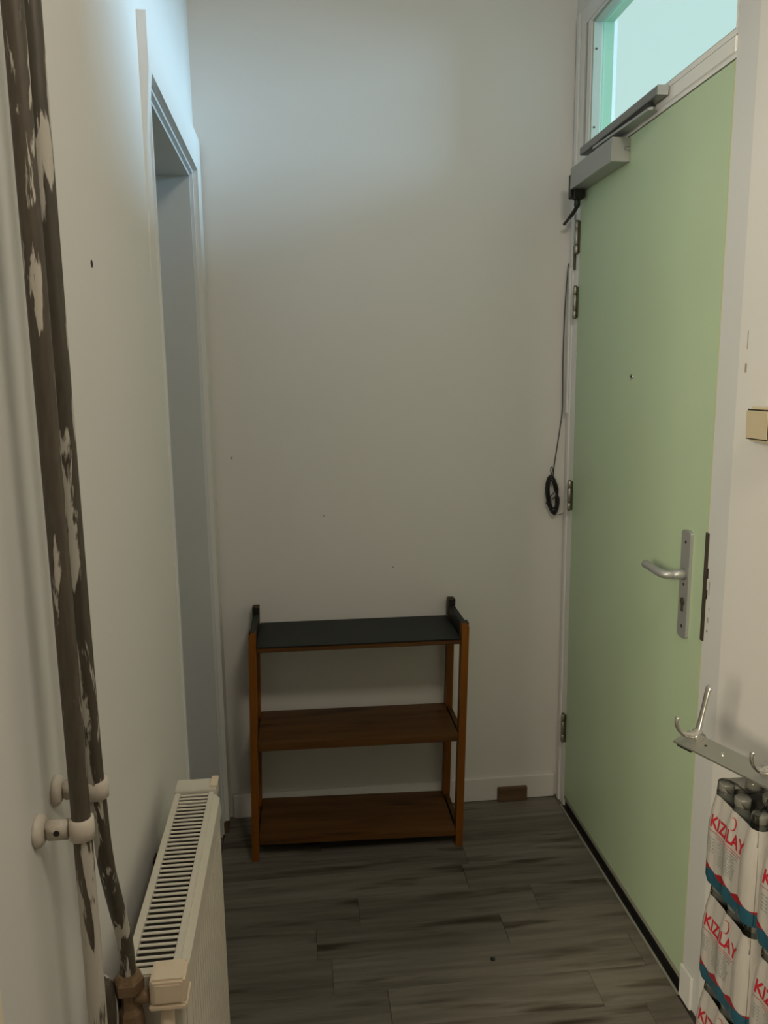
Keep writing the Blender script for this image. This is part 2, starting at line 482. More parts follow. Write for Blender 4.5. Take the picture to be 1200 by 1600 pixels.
# entrance frame with transom
fr = empty('trim_3', (XR, (FY0 + FY1) / 2, 0), kind='structure')
XFF = XR
bx('frame_post', TRIM, fr, XFF, XR + 0.065, DY1 + 0.003, FY1, 0, FZ)               # hinge post
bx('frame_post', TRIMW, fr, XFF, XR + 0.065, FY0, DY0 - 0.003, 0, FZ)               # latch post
bm = bmesh.new()
box(bm, XFF - 0.003, XR + 0.065, DY0 - 0.003, DY1 + 0.003, DZ1 + 0.012, 2.100, bev=0.002)    # rail over the door
box(bm, XFF, XR + 0.06, DY0 - 0.003, DY1 + 0.003, DZ1 + 0.003, DZ1 + 0.012)
obj('frame_rail', bm, TRIM, fr)
bm = bmesh.new()
box(bm, XFF, XR + 0.065, DY0 - 0.003, DY1 + 0.003, 2.461, FZ)
obj('frame_head', bm, TRIM, fr)
bx('door_stop', TRIM, fr, XR + 0.042, XR + 0.06, DY1 - 0.012, DY1 + 0.003, DZ0, DZ1)
bx('door_stop', TRIM, fr, XR + 0.042, XR + 0.06, DY0 - 0.003, DY0 + 0.012, DZ0, DZ1)
bx('door_stop', TRIM, fr, XR + 0.042, XR + 0.06, DY0 + 0.012, DY1 - 0.012, DZ1 - 0.012, DZ1 + 0.003)
bm = bmesh.new()   # raised outer bead against the back wall and plinth at the latch post
box(bm, XFF - 0.006, XFF, FY1 - 0.022, FY1, 0.0, FZ, bev=0.002)
obj('outer_bead', bm, TRIM, fr)
bx('plinth_block', TRIM, fr, XFF - 0.008, XFF, 1.50, DY0 - 0.004, 0, 0.085, bev=0.002)
# strike plate let into the latch post
sp = bx('strike_plate', BRONZE, fr, XFF - 0.0025, XFF, DY0 - 0.010, DY0 + 0.004, 0.878, 1.119, bev=0.001)
for (a, b) in ((1.02, 1.042), (0.975, 0.995)): bx('latch_slot', HOLE, sp, XFF - 0.0012, XFF + 0.001, DY0 - 0.0135, DY0 - 0.0105, a, b)
for (yy, zz, w, h) in ((1.536, 1.00, 0.004, 0.03), (1.532, 0.955, 0.004, 0.006), (1.535, 0.93, 0.006, 0.012), (1.536, 0.905, 0.006, 0.006)):
    bx('paint_chip', CHIP, fr, XFF - 0.0006, XFF + 0.001, yy - w / 2, yy + w / 2, zz - h / 2, zz + h / 2, bev=0.0004)

# transom window
wi = empty('window_1', (XR, 1.95, 2.29), kind='structure')
TY0, TY1, TZ0, TZ1 = 1.561, 2.342, 2.113, 2.451
bm = bmesh.new()
for (a, b, c, d) in ((TY1, DY1 - 0.020, TZ0 - 0.011, 2.459), (DY0 - 0.001, TY0, TZ0 - 0.011, 2.459)):
    box(bm, XR, XR + 0.06, a, b, c, d)
box(bm, XR, XR + 0.06, TY0, TY1, TZ0 - 0.011, TZ0); box(bm, XR, XR + 0.06, TY0, TY1, TZ1, 2.459)
obj('sash', bm, TRIM, wi)
bx('sash_gap', HOLE, wi, XR + 0.012, XR + 0.05, DY1 - 0.0198, DY1 + 0.002, 2.102, 2.460)
for (a, b, c, d) in ((TY0, TY0 + 0.006, TZ0, TZ1), (TY0 + 0.006, TY1 - 0.006, TZ0, TZ0 + 0.006), (TY0 + 0.006, TY1 - 0.006, TZ1 - 0.006, TZ1), (TY1 - 0.006, TY1, TZ0, TZ1)):
    gb = bx('glazing_bead', BEAD, wi, XR + 0.004, XR + 0.029, a, b, c, d, bev=0.001)
for zz in (2.165, 2.375):
    bm = bmesh.new(); lathe(bm, [(0.0028, -0.0012), (0.0035, 0.0005)], 8, (XR + 0.014, TY1 - 0.006, zz), 'Y')
    obj('screw', bm, BRONZE, gb)
bm = bmesh.new()
for (a, b, c, d) in ((TY1 - 0.002, TY1, TZ0, TZ1), (TY0, TY0 + 0.002, TZ0, TZ1), (TY0 + 0.002, TY1 - 0.002, TZ0, TZ0 + 0.002), (TY0 + 0.002, TY1 - 0.002, TZ1 - 0.002, TZ1)):
    box(bm, XR + 0.036, XR + 0.066, a, b, c, d)
obj('outer_reveal', bm, OUTG, wi)
bx('pane', GLASS, wi, XR + 0.030, XR + 0.034, TY0 + 0.0005, TY1 - 0.0005, TZ0 + 0.0005, TZ1 - 0.0005)

# entrance door
dr = empty('door_1', (XR, DY1, DZ0), kind='structure')
bx('door_leaf', DOOR, dr, XR, XR + 0.04, DY0, DY1, DZ0 + 0.012, DZ1, bev=0.0015)
bx('door_edge_strip', DOOREDGE, dr, XR - 0.0004, XR + 0.03, DY0 - 0.0016, DY0 - 0.0001, DZ0 + 0.012, DZ1)
bx('bottom_seal', GREYS, dr, XR + 0.001, XR + 0.036, DY0, DY1, DZ0 - 0.002, DZ0 + 0.0115)
for zt, zb in ((1.916, 1.823), (1.724, 1.630), (1.123, 1.030), (0.331, 0.235)):
    h = zt - zb
    hb = bmesh.new()
    for (a, b) in ((0.0, 0.24), (0.26, 0.74), (0.76, 1.0)):
        lathe(hb, [(0.0062, zb + a * h), (0.0070, zb + a * h + 0.001), (0.0070, zb + b * h - 0.001), (0.0062, zb + b * h)], 12, (XR - 0.0075, DY1 + 0.0075, 0))
    hg = obj('hinge', hb, STEEL, dr, True)
    pb = bmesh.new(); lathe(pb, [(0.005, zb - 0.003), (0.005, zt + 0.003)], 8, (XR - 0.0075, DY1 + 0.0075, 0))
    box(pb, XR - 0.004, XR + 0.001, DY1 - 0.0035, DY1 + 0.003, zb, zt)
    obj('hinge_pin', pb, BRONZE, hg)
# spy hole
bm = bmesh.new(); lathe(bm, [(0.0085, 0.0), (0.0085, -0.002), (0.006, -0.003), (0.0055, -0.0015)], 14, (XR, 1.975, 1.450), 'X')
ph = obj('peephole', bm, CHROME, dr, True)
bm = bmesh.new(); lathe(bm, [(0.005, -0.0016), (0.003, -0.0030)], 12, (XR, 1.975, 1.450), 'X'); obj('lens', bm, BLACK, ph, True)
# lever handle on a long plate
PY, PW = 1.634, 0.021
bm = bmesh.new()
poly = []
for k in range(9):
    a = PI * k / 8
    poly.append((PW * math.cos(a), 1.102 + 0.008 * math.sin(a)))
for k in range(9):
    a = PI + PI * k / 8
    poly.append((PW * math.cos(a), 0.866 + 0.008 * math.sin(a)))
prism(bm, poly, lambda u, v: (XR, PY + u, v), lambda u, v: (XR - 0.007, PY + u * 0.95, v))
pl = obj('handle_plate', bm, ALU, dr)
lb = bmesh.new()
tube(lb, [(XR - 0.007, PY, 1.008), (XR - 0.02, PY, 1.008), (XR - 0.035, PY, 1.008)], [0.0135, 0.0115, 0.0105], 14)
tube(lb, smooth_path([(XR - 0.030, PY, 1.008), (XR - 0.046, PY + 0.003, 1.008), (XR - 0.054, PY + 0.016, 1.008), (XR - 0.055, PY + 0.045, 1.009), (XR - 0.054, PY + 0.072, 1.010), (XR - 0.053, PY + 0.100, 1.010)], 5), 0.0098, 14, 1.0)
obj('lever', lb, ALU, pl, True)
for (zz, r) in ((1.082, 0.0042), (0.886, 0.0042), (0.984, 0.0036), (1.003, 0.003)):
    bm = bmesh.new(); lathe(bm, [(r, -0.0005), (r * 0.8, -0.0010)], 10, (XR - 0.0068, PY - (0.004 if zz > 1.0 and zz < 1.01 else 0), zz), 'X')
    obj('plate_screw', bm, BLACK, pl)
bm = bmesh.new(); lathe(bm, [(0.0095, 0.0), (0.0095, -0.0022), (0.0075, -0.003)], 14, (XR - 0.0069, PY, 0.944), 'X')
box(bm, XR - 0.0092, XR - 0.0069, PY - 0.005, PY + 0.005, 0.920, 0.940, bev=0.001)
cy = obj('lock_cylinder', bm, BRONZE, pl)
bm = bmesh.new(); lathe(bm, [(0.0062, -0.0022), (0.005, -0.0036)], 12, (XR - 0.0069, PY, 0.946), 'X'); obj('keyway', bm, STEEL, cy)
# threshold: pale strip on the floor, black gap behind
th = empty('trim_4', (XR, 1.97, 0), kind='structure')
bx('gap_filler', BLACK, th, XR + 0.006, XR + 0.09, DY0 - 0.002, DY1 + 0.002, -0.003, DZ0 - 0.003)
bx('floor_edge_strip', GREYS, th, XR - 0.0110, XR - 0.0055, DY0 - 0.004, DY1 + 0.008, -0.003, 0.004, bev=0.001)
bx('gap_filler', BLACK, th, XR - 0.0054, XR + 0.0058, DY0 - 0.002, DY1 + 0.002, -0.003, 0.001)

# baseboard
tag(bx('baseboard_back', WALL, None, XL + 0.025, XR - 0.012, YB - 0.012, YB, 0.0, 0.083, bev=0.002), kind='structure')

# ------------------------------------------------------------------ door closer
dc = empty('door_closer', (XR, 2.19, 1.994), 'grey aluminium door closer at the top of the green door', 'door closer')
bm = bmesh.new(); box(bm, XR - 0.050, XR - 0.0003, 2.040, 2.345, 1.994, 2.053, bev=0.0012)
bd = obj('closer_body', bm, ALU, dc)
bm = bmesh.new()
slot = [(0.018 + 0.004 * math.cos(a), 2.026 + 0.004 * math.sin(a)) for a in [PI / 2 + PI * k / 6 for k in range(7)]] + [(0.034, 2.022), (0.034, 2.030)]
def ring_line(bm, pts, f, r): tube(bm, [f(*p) for p in pts], r, 6)
ring_line(bm, [(0.001, 2.030), (0.013, 2.030), (0.016, 2.026), (0.013, 2.022), (0.001, 2.022)], lambda u, v: (XR - u, 2.0398, v), 0.0006)
obj('end_slot', bm, BRONZE, bd)
bm = bmesh.new(); box(bm, XR - 0.034, XR - 0.008, 1.826, 2.318, 2.081, 2.102, bev=0.0012)
sr = obj('slide_rail', bm, ALUD, dc)
bx('rail_end_cap', ALU, sr, XR - 0.0335, XR - 0.008, 1.822, 1.8255, 2.081, 2.102)
bx('rail_foot', ALUD, dc, XR - 0.0078, XR - 0.0062, 1.83, 2.31, 2.084, 2.098)
bm = bmesh.new()
prism(bm, [(2.20, 0.024), (2.19, 0.008), (1.875, 0.012), (1.868, 0.022), (1.875, 0.030), (2.19, 0.044)], lambda u, v: (XR - v, u, 2.064), lambda u, v: (XR - v, u, 2.070))
lathe(bm, [(0.011, 2.0535), (0.011, 2.072)], 14, (XR - 0.026, 2.185, 0))
obj('closer_arm', bm, ALU, dc)
bm = bmesh.new(); lathe(bm, [(0.006, 2.0702), (0.007, 2.0805)], 12, (XR - 0.021, 1.882, 0)); obj('slide_block', bm, BLACK, dc)
bm = bmesh.new(); box(bm, XR - 0.046, XR - 0.004, 2.3455, 2.372, 1.972, 2.040, bev=0.002)
box(bm, XR - 0.040, XR - 0.012, 2.330, 2.356, 1.966, 1.9935, bev=0.002)
pg = obj('plug_box', bm, BLACK, dc)
bm = bmesh.new()
tube(bm, smooth_path([(XR - 0.026, 2.350, 1.970), (XR - 0.026, 2.352, 1.950), (XR - 0.030, 2.368, 1.935), (XR - 0.036, 2.40, 1.920), (XR - 0.038, 2.425, 1.912)], 5), [0.009] * 6 + [0.006] * 8 + [0.0045] * 7, 10)
obj('cord', bm, BLACK, pg, True)

# thin cable down the frame, ending in a tied coil
cb = empty('wire_coil', (0.83, 2.45, 1.0), 'thin black wire running down the door frame into a tied coil', 'cable')
bm = bmesh.new()
tube(bm, smooth_path([(0.8545, 2.447, 1.800), (0.852, 2.448, 1.77), (0.8475, 2.451, 1.66), (0.846, 2.452, 1.51), (0.848, 2.452, 1.36), (0.842, 2.452, 1.29), (0.827, 2.452, 1.18), (0.822, 2.451, 1.13)], 8), 0.0017, 8)
obj('wire', bm, BLACK, cb, True)
bm = bmesh.new()
rnd = random.Random(3)
pts = []
for k in range(9 * 14):
    a = 2 * PI * k / 14 + 0.3
    lp = k // 14
    ax, az = 0.0155 + 0.006 * math.sin(lp * 2.1), 0.056 + 0.009 * math.cos(lp * 1.7)
    pts.append((0.820 + ax * math.cos(a) - 0.014 * math.sin(a) * 0.5, 2.4465 + 0.0042 * math.sin(lp * 1.3 + a), 1.072 + az * math.sin(a)))
tube(bm, smooth_path(pts, 2), 0.0017, 6)
obj('coil', bm, BLACK, cb, True)
for r_, pts_ in ((0.0015, [(0.820, 2.452, 1.13), (0.812, 2.448, 1.155), (0.817, 2.446, 1.163), (0.822, 2.447, 1.14)]),
                 (0.0015, [(0.812, 2.445, 1.065), (0.828, 2.441, 1.085), (0.832, 2.440, 1.070), (0.812, 2.441, 1.052), (0.799, 2.443, 1.044), (0.804, 2.445, 1.055), (0.828, 2.441, 1.066)]),
                 (0.0010, [(0.824, 2.448, 1.015), (0.834, 2.452, 1.005), (0.850, 2.452, 1.006), (0.861, 2.446, 1.012)])):
    bm = bmesh.new(); tube(bm, smooth_path(pts_, 5), r_, 6); obj('tie_loop', bm, BLACK, cb, True)
bm = bmesh.new(); lathe(bm, [(0.004, 1.010), (0.010, 1.016), (0.010, 1.024), (0.005, 1.030)], 8, (0.825, 2.4465, 0)); obj('knot', bm, BLACK, cb, True)
# trunking strip on the frame
ct = empty('cable_trunking', (XR, 2.43, 1.34), 'flat white cable trunking strip on the frame beside the upper hinges', 'trunking')
bx('trunk_body', TRIM, ct, XFF - 0.012, XFF - 0.0062, 2.434, 2.446, 1.336, 1.785, bev=0.001)
bx('open_end', BRONZE, ct, XFF - 0.006, XFF, 2.416, 2.426, 1.778, 1.850)

# ------------------------------------------------------------------ shelf unit
sh = empty('shelf_unit', (0.16, 2.32, 0), 'low wooden three-tier shelf with charcoal painted top against the back wall', 'shelf')
def shear(bm):
    for v in bm.verts:
        k = 1 - v.co.z / 0.735
        v.co.x -= 0.018 * k
def post(x0, x1, y0, y1, ztop, outer):
    bm = bmesh.new()
    c = 0.012
    poly = [(x0, 0), (x1, 0), (x1, ztop - c), (x1 - 0.007, ztop), (x0, ztop)] if outer > 0 else [(x0, 0), (x1, 0), (x1, ztop), (x0 + 0.007, ztop), (x0, ztop - c)]
    prism(bm, poly, lambda u, v: (u, y0, v), lambda u, v: (u, y1, v))
    shear(bm)
    return bm
YF, YRR = 2.204, 2.452
for (x0, x1, s) in ((-0.161, -0.140, -1), (0.471, 0.493, 1)):
    for (y0, y1, zt) in ((YF, YF + 0.032, 0.728), (YRR - 0.034, YRR, 0.742)):
        p_ = obj('post', post(x0, x1, y0, y1, zt, s), PINE, sh)
        bm = bmesh.new()
        if y0 == YF: box(bm, x0 + 0.001, x1 - 0.001, y0 + 0.004, y1 + 0.0006, 0.690, zt + 0.0008)
        else: box(bm, x0 - 0.0006, x1 + 0.0006, y0 - 0.0006, y1 - 0.001, 0.684, zt + 0.0008, bev=0.002)
        shear(bm)
        obj('painted_tip', bm, DARKP, p_)
    bm = bmesh.new(); box(bm, x0 + 0.002, x1 - 0.002, YF + 0.0335, YRR - 0.0355, 0.664, 0.722, bev=0.002); shear(bm); obj('side_rail', bm, DARKP, sh)
    bm = bmesh.new(); box(bm, x0 + 0.004, x1 - 0.004, YF + 0.0335, YRR - 0.0355, 0.35, 0.374); shear(bm); obj('side_rail', bm, PINEX, sh)
    bm = bmesh.new(); box(bm, x0 + 0.004, x1 - 0.004, YF + 0.0335, YRR - 0.0355, 0.036, 0.058); shear(bm); obj('side_rail', bm, PINEX, sh)
def board(name, zl, zr, th, mat, y0=YF + 0.003):
    bm = bmesh.new(); box(bm, -0.1395, 0.4705, y0, YRR - 0.006, 0, th, bev=0.0015); 
    for v in bm.verts:
        t = (v.co.x + 0.1395) / 0.61
        v.co.z += zl * (1 - t) + zr * t - th
    shear(bm)
    return obj(name, bm, mat, sh)
tb = board('shelf_board', 0.683, 0.681, 0.0035, DARKP, YF + 0.001)
tb['label'] = 'charcoal painted top surface'
board('shelf_board', 0.6792, 0.6772, 0.014, PINEX)
board('shelf_board', 0.381, 0.375, 0.024, PINEX)
board('shelf_board', 0.073, 0.056, 0.021, PINEX)

# small wooden offcut by the baseboard
bm = bmesh.new(); box(bm, 0.651, 0.754, YB - 0.027, YB - 0.0122, 0.0006, 0.050, bev=0.0015)
oc = obj('wood_offcut', bm, OFFC); tag(oc, 'small brown wooden block on the floor against the back wall', 'wood block')
bm = bmesh.new(); lathe(bm, [(0.003, 0.0005), (0.006, 0.002), (0.005, 0.005), (0.002, 0.006)], 7, (0.449, 1.715, 0)); cr_ = obj('crumb', bm, BLACK)
tag(cr_, 'tiny black crumb lying on the laminate floor', 'crumb')

# ------------------------------------------------------------------ radiator
rd = empty('radiator', (-0.205, 1.15, 0.1), 'white panel radiator with slotted top grille along the left wall', 'radiator')
RY0, RY1, RZ0, RZ1 = 0.918, 1.398, 0.12, 0.708
# fluted front panel
bm = bmesh.new()
prof = [(-0.167, RY0 + 0.004)]
yy = RY0 + 0.012
while yy + 0.02 < RY1 - 0.045:
    prof += [(-0.167, yy), (-0.1625, yy + 0.004), (-0.1625, yy + 0.011), (-0.167, yy + 0.015)]
    yy += 0.0215
prof += [(-0.167, RY1 - 0.046), (-0.179, RY1 - 0.046), (-0.179, RY0 + 0.004)]
prism(bm, prof, lambda u, v: (u, v, RZ0), lambda u, v: (u, v, RZ1 - 0.040))
obj('front_panel', bm, RADW, rd)
bm = bmesh.new()
prism(bm, [(-0.181, RZ1 - 0.004), (-0.171, RZ1 - 0.005), (-0.1635, RZ1 - 0.012), (-0.1618, RZ1 - 0.041), (-0.181, RZ1 - 0.039)], lambda u, v: (u, RY0 + 0.004, v), lambda u, v: (u, RY1 - 0.046, v))
obj('panel_top', bm, RADW, rd)
bx('back_panel', RADW, rd, -0.247, -0.237, RY0 + 0.004, RY1 - 0.046, RZ0, RZ1 - 0.015, bev=0.002)
bx('convector', RADD, rd, -0.2365, -0.180, RY0 + 0.012, RY1 - 0.05, RZ0 + 0.02, RZ1 - 0.020)  # near-black block close under the slats, gap shade put into its colour
bm = bmesh.new()
box(bm, -0.183, -0.1735, RY0 + 0.002, RY1 - 0.042, RZ1 - 0.006, RZ1, bev=0.0012)
box(bm, -0.244, -0.2335, RY0 + 0.002, RY1 - 0.042, RZ1 - 0.006, RZ1, bev=0.0012)
gr = obj('grille_frame', bm, RADW, rd)
nsl, sy0, sy1 = 37, RY0 + 0.012, RY1 - 0.048
sm = None
for k in range(nsl):
    yk = sy0 + (sy1 - sy0) * k / (nsl - 1)
    if sm is None:
        bm = bmesh.new(); box(bm, -0.2334, -0.1831, -0.0024, 0.0024, RZ1 - 0.0038, RZ1 - 0.0012, bev=0.0008, seg=1)
        s0 = obj('slat', bm, RADW); sm = s0.data
        sm.transform(Matrix.Translation((0.205, 0, -0.1)))
        s = s0
    else:
        s = bpy.data.objects.new('slat', sm); COL.objects.link(s)
    s.parent = rd
    s.location = (0, yk - 1.15, 0)
# ends
bm = bmesh.new(); box(bm, -0.245, -0.170, RY1 - 0.0415, RY1, RZ1 - 0.02, RZ1 + 0.004, bev=0.0015); box(bm, -0.24, -0.172, RY1 - 0.045, RY1 - 0.036, RZ0, RZ1 - 0.02); ec = obj('end_panel', bm, RADW, rd)
bx('corner_clip', VCAP, ec, -0.182, -0.1685, RY1 - 0.034, RY1 + 0.001, RZ1 + 0.0042, RZ1 + 0.008, bev=0.001)
bm = bmesh.new(); box(bm, -0.245, -0.168, RY0 - 0.012, RY0 + 0.0035, RZ0, RZ1 + 0.001, bev=0.002); obj('end_panel', bm, RADW, rd)
for yk in (1.02, 1.30):
    bx('wall_bracket', HOLE, rd, XL, -0.2475, yk - 0.012, yk + 0.012, 0.25, 0.62)

# valve on the near end of the radiator
rv = empty('radiator_valve', (-0.225, 0.89, 0.66), 'brass radiator valve with ivory cap at the near end of the radiator', 'valve')
VX, VY = -0.2285, 0.896
VD = 0.012
bm = bmesh.new()
lathe(bm, [(r_, z_ + VD) for r_, z_ in [(0.0125, 0.722), (0.0155, 0.716), (0.0155, 0.704), (0.0125, 0.698), (0.0110, 0.692), (0.0110, 0.676), (0.0145, 0.668), (0.0160, 0.655), (0.0160, 0.640), (0.0135, 0.630), (0.0135, 0.585), (0.011, 0.575)]], 12, (VX, VY - 0.012, 0))
vb = obj('valve_body', bm, BRASS, rv)
bm = bmesh.new(); lathe(bm, [(0.0160, 0.7165 + VD), (0.0185, 0.713 + VD), (0.0185, 0.700 + VD), (0.0160, 0.697 + VD)], 6, (VX, VY - 0.012, 0)); obj('union_nut', bm, BRASS, vb)
bm = bmesh.new(); tube(bm, [(VX + 0.006, VY - 0.014, 0.700), (-0.199, VY - 0.014, 0.702)], [0.0085, 0.0095], 12); obj('side_branch', bm, BRASS, vb, True)
bm = bmesh.new(); box(bm, -0.2010, -0.1580, VY - 0.030, VY + 0.008, 0.697, 0.732, bev=0.003, seg=2)
box(bm, -0.2025, -0.1565, VY - 0.0315, VY + 0.009, 0.691, 0.6985, bev=0.002)
cap_ = obj('valve_cap', bm, VCAP, rv)
bx('cap_face', VCAP, cap_, -0.1955, -0.1635, VY - 0.0318, VY - 0.0302, 0.702, 0.7265, bev=0.0006)
bm = bmesh.new(); lathe(bm, [(0.0085, 0.60), (0.0092, 0.6915)], 14, (-0.1845, VY - 0.014, 0)); obj('cap_stem', bm, VCAP, cap_, True)

# ------------------------------------------------------------------ heating pipes
def pipe_thing(label, pts, r, mat, clip_z, px, py, arm_y):
    t = empty('heating_pipe', (px, py, 0), label, 'pipe')
    bm = bmesh.new(); tube(bm, smooth_path(pts, 7), r, 16)
    obj('pipe_run', bm, mat, t, True)
    c = bmesh.new()
    # clip: collar, neck and round wall plate, all under old paint
    lathe(c, [(r + 0.0006, clip_z - 0.0115), (r + 0.0032, clip_z - 0.0105), (r + 0.0036, clip_z), (r + 0.0032, clip_z + 0.0105), (r + 0.0006, clip_z + 0.0115)], 10, (px, py, 0))
    box(c, XL + 0.008, px - r - 0.001, py - 0.006, py + 0.006, clip_z - 0.0105, clip_z + 0.0105, bev=0.003)
    lathe(c, [(0.0175, 0.0), (0.0172, 0.003), (0.0160, 0.006), (0.012, 0.0085)], 9, (XL, py, clip_z), 'X')
    cl = obj('pipe_clip', c, CLIP, t, True)
    h = bmesh.new(); lathe(h, [(0.0032, -0.0068), (0.0032, -0.0055)], 9, (px - r - 0.014, py, clip_z - 0.001), 'Y'); obj('clip_hole', h, HOLE, cl)
    return t
pipe_thing('front scraped heating pipe nearest the camera, running straight down', [(-0.2325, 0.764, 0.0), (-0.2325, 0.764, 0.6), (-0.2325, 0.764, 1.2), (-0.2325, 0.763, 2.0), (-0.2325, 0.763, ZC)], 0.0095, PIPE, 1.002, -0.2325, 0.764, 0)
pipe_thing('rear scraped heating pipe that bends across into the brass radiator valve', [(-0.2320, 0.815, ZC), (-0.2320, 0.815, 2.0), (-0.2320, 0.8165, 1.3), (-0.2320, 0.821, 1.06), (-0.2320, 0.826, 1.0), (-0.2320, 0.832, 0.94), (-0.2320, 0.842, 0.90), (-0.2323, 0.862, 0.85), (-0.2308, 0.879, 0.80), (-0.2290, VY - 0.0125, 0.77), (VX, VY - 0.012, 0.750), (VX, VY - 0.012, 0.725)], 0.0092, PIPE2, 1.012, -0.2320, 0.826, 0)
bm = bmesh.new(); tube(bm, smooth_path([(-0.252, 0.872, 0.0), (-0.252, 0.872, 0.4), (-0.252, 0.872, 0.62), (-0.250, 0.874, 0.695), (-0.258, 0.882, 0.722), (XL - 0.003, 0.884, 0.727)], 6), 0.0095, 14)
p3 = obj('heating_pipe', bm, PIPE2, None, True); tag(p3, 'dark short heating pipe rising behind the brass radiator valve', 'pipe')

# ------------------------------------------------------------------ bottle packs
PIT, BH = 0.0497, 0.1905
def bottle_meshes():
    b = bmesh.new()
    lathe(b, [(0.017, 0.0012), (0.0225, 0.004), (0.0240, 0.012), (0.0240, 0.055), (0.0228, 0.062), (0.0240, 0.070), (0.0238, 0.105), (0.0205, 0.135), (0.0140, 0.160), (0.0115, 0.170), (0.0115, 0.173)], 14)
    c = bmesh.new()
    lathe(c, [(0.0128, 0.1735), (0.0132, 0.175), (0.0132, 0.1855), (0.0120, 0.1872)], 14)
    mb = bpy.data.meshes.new('bottle'); b.to_mesh(mb); b.free(); mb.materials.append(PET)
    mc = bpy.data.meshes.new('bottle_cap'); c.to_mesh(mc); c.free(); mc.materials.append(CAPM)
    for m_ in (mb, mc):
        for p in m_.polygons: p.use_smooth = True
    return mb, mc
MB_, MC_ = bottle_meshes()

def lerp_prof(z, prof):
    for (z0, v0), (z1, v1) in zip(prof, prof[1:]):
        if z <= z1:
            t = (z - z0) / (z1 - z0)
            t = t * t * (3 - 2 * t)
            return v0 + (v1 - v0) * t
    return prof[-1][1]
# film outline radius added outside the outer bottle centres, per height
FPROF = [(0.0, 0.0225), (0.010, 0.0252), (0.10, 0.0252), (0.135, 0.0215), (0.165, 0.0155), (0.186, 0.0142)]
def film_xy(z, side_t):
    """point on film outline; side_t in [0,4): sides -X, -Y, +X, +Y of the 3x3 block"""
    r = lerp_prof(z, FPROF)
    H = PIT            # half span of centres
    s = int(side_t) % 4; f = side_t - int(side_t)
    # scalloped side running along u from -H-r to H+r
    u = (f * 2 - 1) * (H + r)
    a = min(abs(abs(u) - H * 0) , 9)
    # distance from the nearest bottle centre along the side
    c = max(-1, min(1, round(u / PIT))) * PIT
    d = u - c
    if abs(u) > H:
        k = min(1.0, (abs(u) - H) / r)
        off = r * math.sqrt(max(0.0, 1 - k * k))
        depth = H + off
    else:
        hug = math.sqrt(max(r * r - d * d, 0)) if abs(d) < r else 0
        depth = H + max(hug, r * 0.90)
    if s == 0: return (-depth, -u)
    if s == 1: return (u, -depth)      # placeholder orientation, order handled below
    if s == 2: return (depth, u)
    return (-u, depth)

def film_mesh(part):
    bm = bmesh.new()
    per = []
    # -X side from +Y to -Y, then -Y side from -X to +X, +X side from -Y to +Y, +Y side from +X to -X
    NS = 44
    fs = []
    for k in range(NS):
        w = k / NS
        fs.append(0.5 - 0.5 * math.cos(PI * w) if False else w)
    levels = [0.0, 0.004, 0.010, 0.03, 0.06, 0.09, 0.105, 0.12, 0.135, 0.15, 0.165, 0.178, 0.1875]
    def ring(z, shrink=1.0, zfun=None):
        vs = []
        for s in range(4):
            for w in fs:
                x, y_ = film_xy(z, s + w)
                x *= shrink; y_ *= shrink
                vs.append(bm.verts.new((x, y_, zfun(x, y_) if zfun else z)))
        return vs
    def ztop(x, y_):
        cx = max(-1, min(1, round(x / PIT))) * PIT
        cy_ = max(-1, min(1, round(y_ / PIT))) * PIT
        d = math.hypot(x - cx, y_ - cy_)
        return 0.1885 - 0.55 * max(0.0, min(d - 0.0135, 0.02))
    rings = [ring(z) for z in levels]
    for sh_ in (0.985, 0.94, 0.88, 0.80, 0.70, 0.60, 0.50, 0.40, 0.30, 0.20, 0.10):
        rings.append(ring(0.186, sh_, ztop))
    n = len(rings[0])
    lo, hi = (0, levels.index(0.165)) if part == 'sleeve' else (levels.index(0.165), len(rings) - 1)
    for a, b in zip(rings[lo:hi], rings[lo + 1:hi + 1]):
        for k in range(n):
            bm.faces.new((a[k], a[(k + 1) % n], b[(k + 1) % n], b[k]))
    if part != 'sleeve': bm.faces.new(rings[-1])
    bmesh.ops.delete(bm, geom=[v for v in bm.verts if not v.link_faces], context='VERTS')
    bmesh.ops.recalc_face_normals(bm, faces=bm.faces)
    me = bpy.data.meshes.new(part); bm.to_mesh(me); bm.free()
    for p in me.polygons: p.use_smooth = True
    me.materials.append(FILM if part == 'sleeve' else CLEARF)
    return me
FM, FT = film_mesh('sleeve'), film_mesh('clear_film')

def front_x(y_, z):
    """x of the film's -X face at (y,z) in pack coordinates"""
    r = lerp_prof(z, FPROF)
    u = y_
    c = max(-1, min(1, round(u / PIT))) * PIT
    d = u - c
    if abs(u) > PIT:
        k = min(1.0, (abs(u) - PIT) / r)
        return -(PIT + r * math.sqrt(max(0.0, 1 - k * k)))
    hug = math.sqrt(max(r * r - d * d, 0)) if abs(d) < r else 0
    return -(PIT + max(hug, r * 0.90))

def text_bm(txt, size, y_left, z_base, rise=0.0, extra=0.0):
    cu = bpy.data.curves.new('t', 'FONT'); cu.body = txt; cu.size = size; cu.resolution_u = 3; cu.offset = extra
    to = bpy.data.objects.new('t', cu); COL.objects.link(to)
    dg = bpy.context.evaluated_depsgraph_get()
    me = bpy.data.meshes.new_from_object(to.evaluated_get(dg))
    bpy.data.objects.remove(to, do_unlink=True); bpy.data.curves.remove(cu)
    bm = bmesh.new(); bm.from_mesh(me); bpy.data.meshes.remove(me)
    bmesh.ops.triangulate(bm, faces=bm.faces)
    bmesh.ops.subdivide_edges(bm, edges=[e for e in bm.edges if e.calc_length() > size * 0.25], cuts=2)
    for v in bm.verts:
        y_ = y_left - v.co.x
        z = z_base + v.co.y * 1.15 + v.co.x * rise
        v.co = (front_x(y_, z) - 0.0007, y_, z)
    return bm

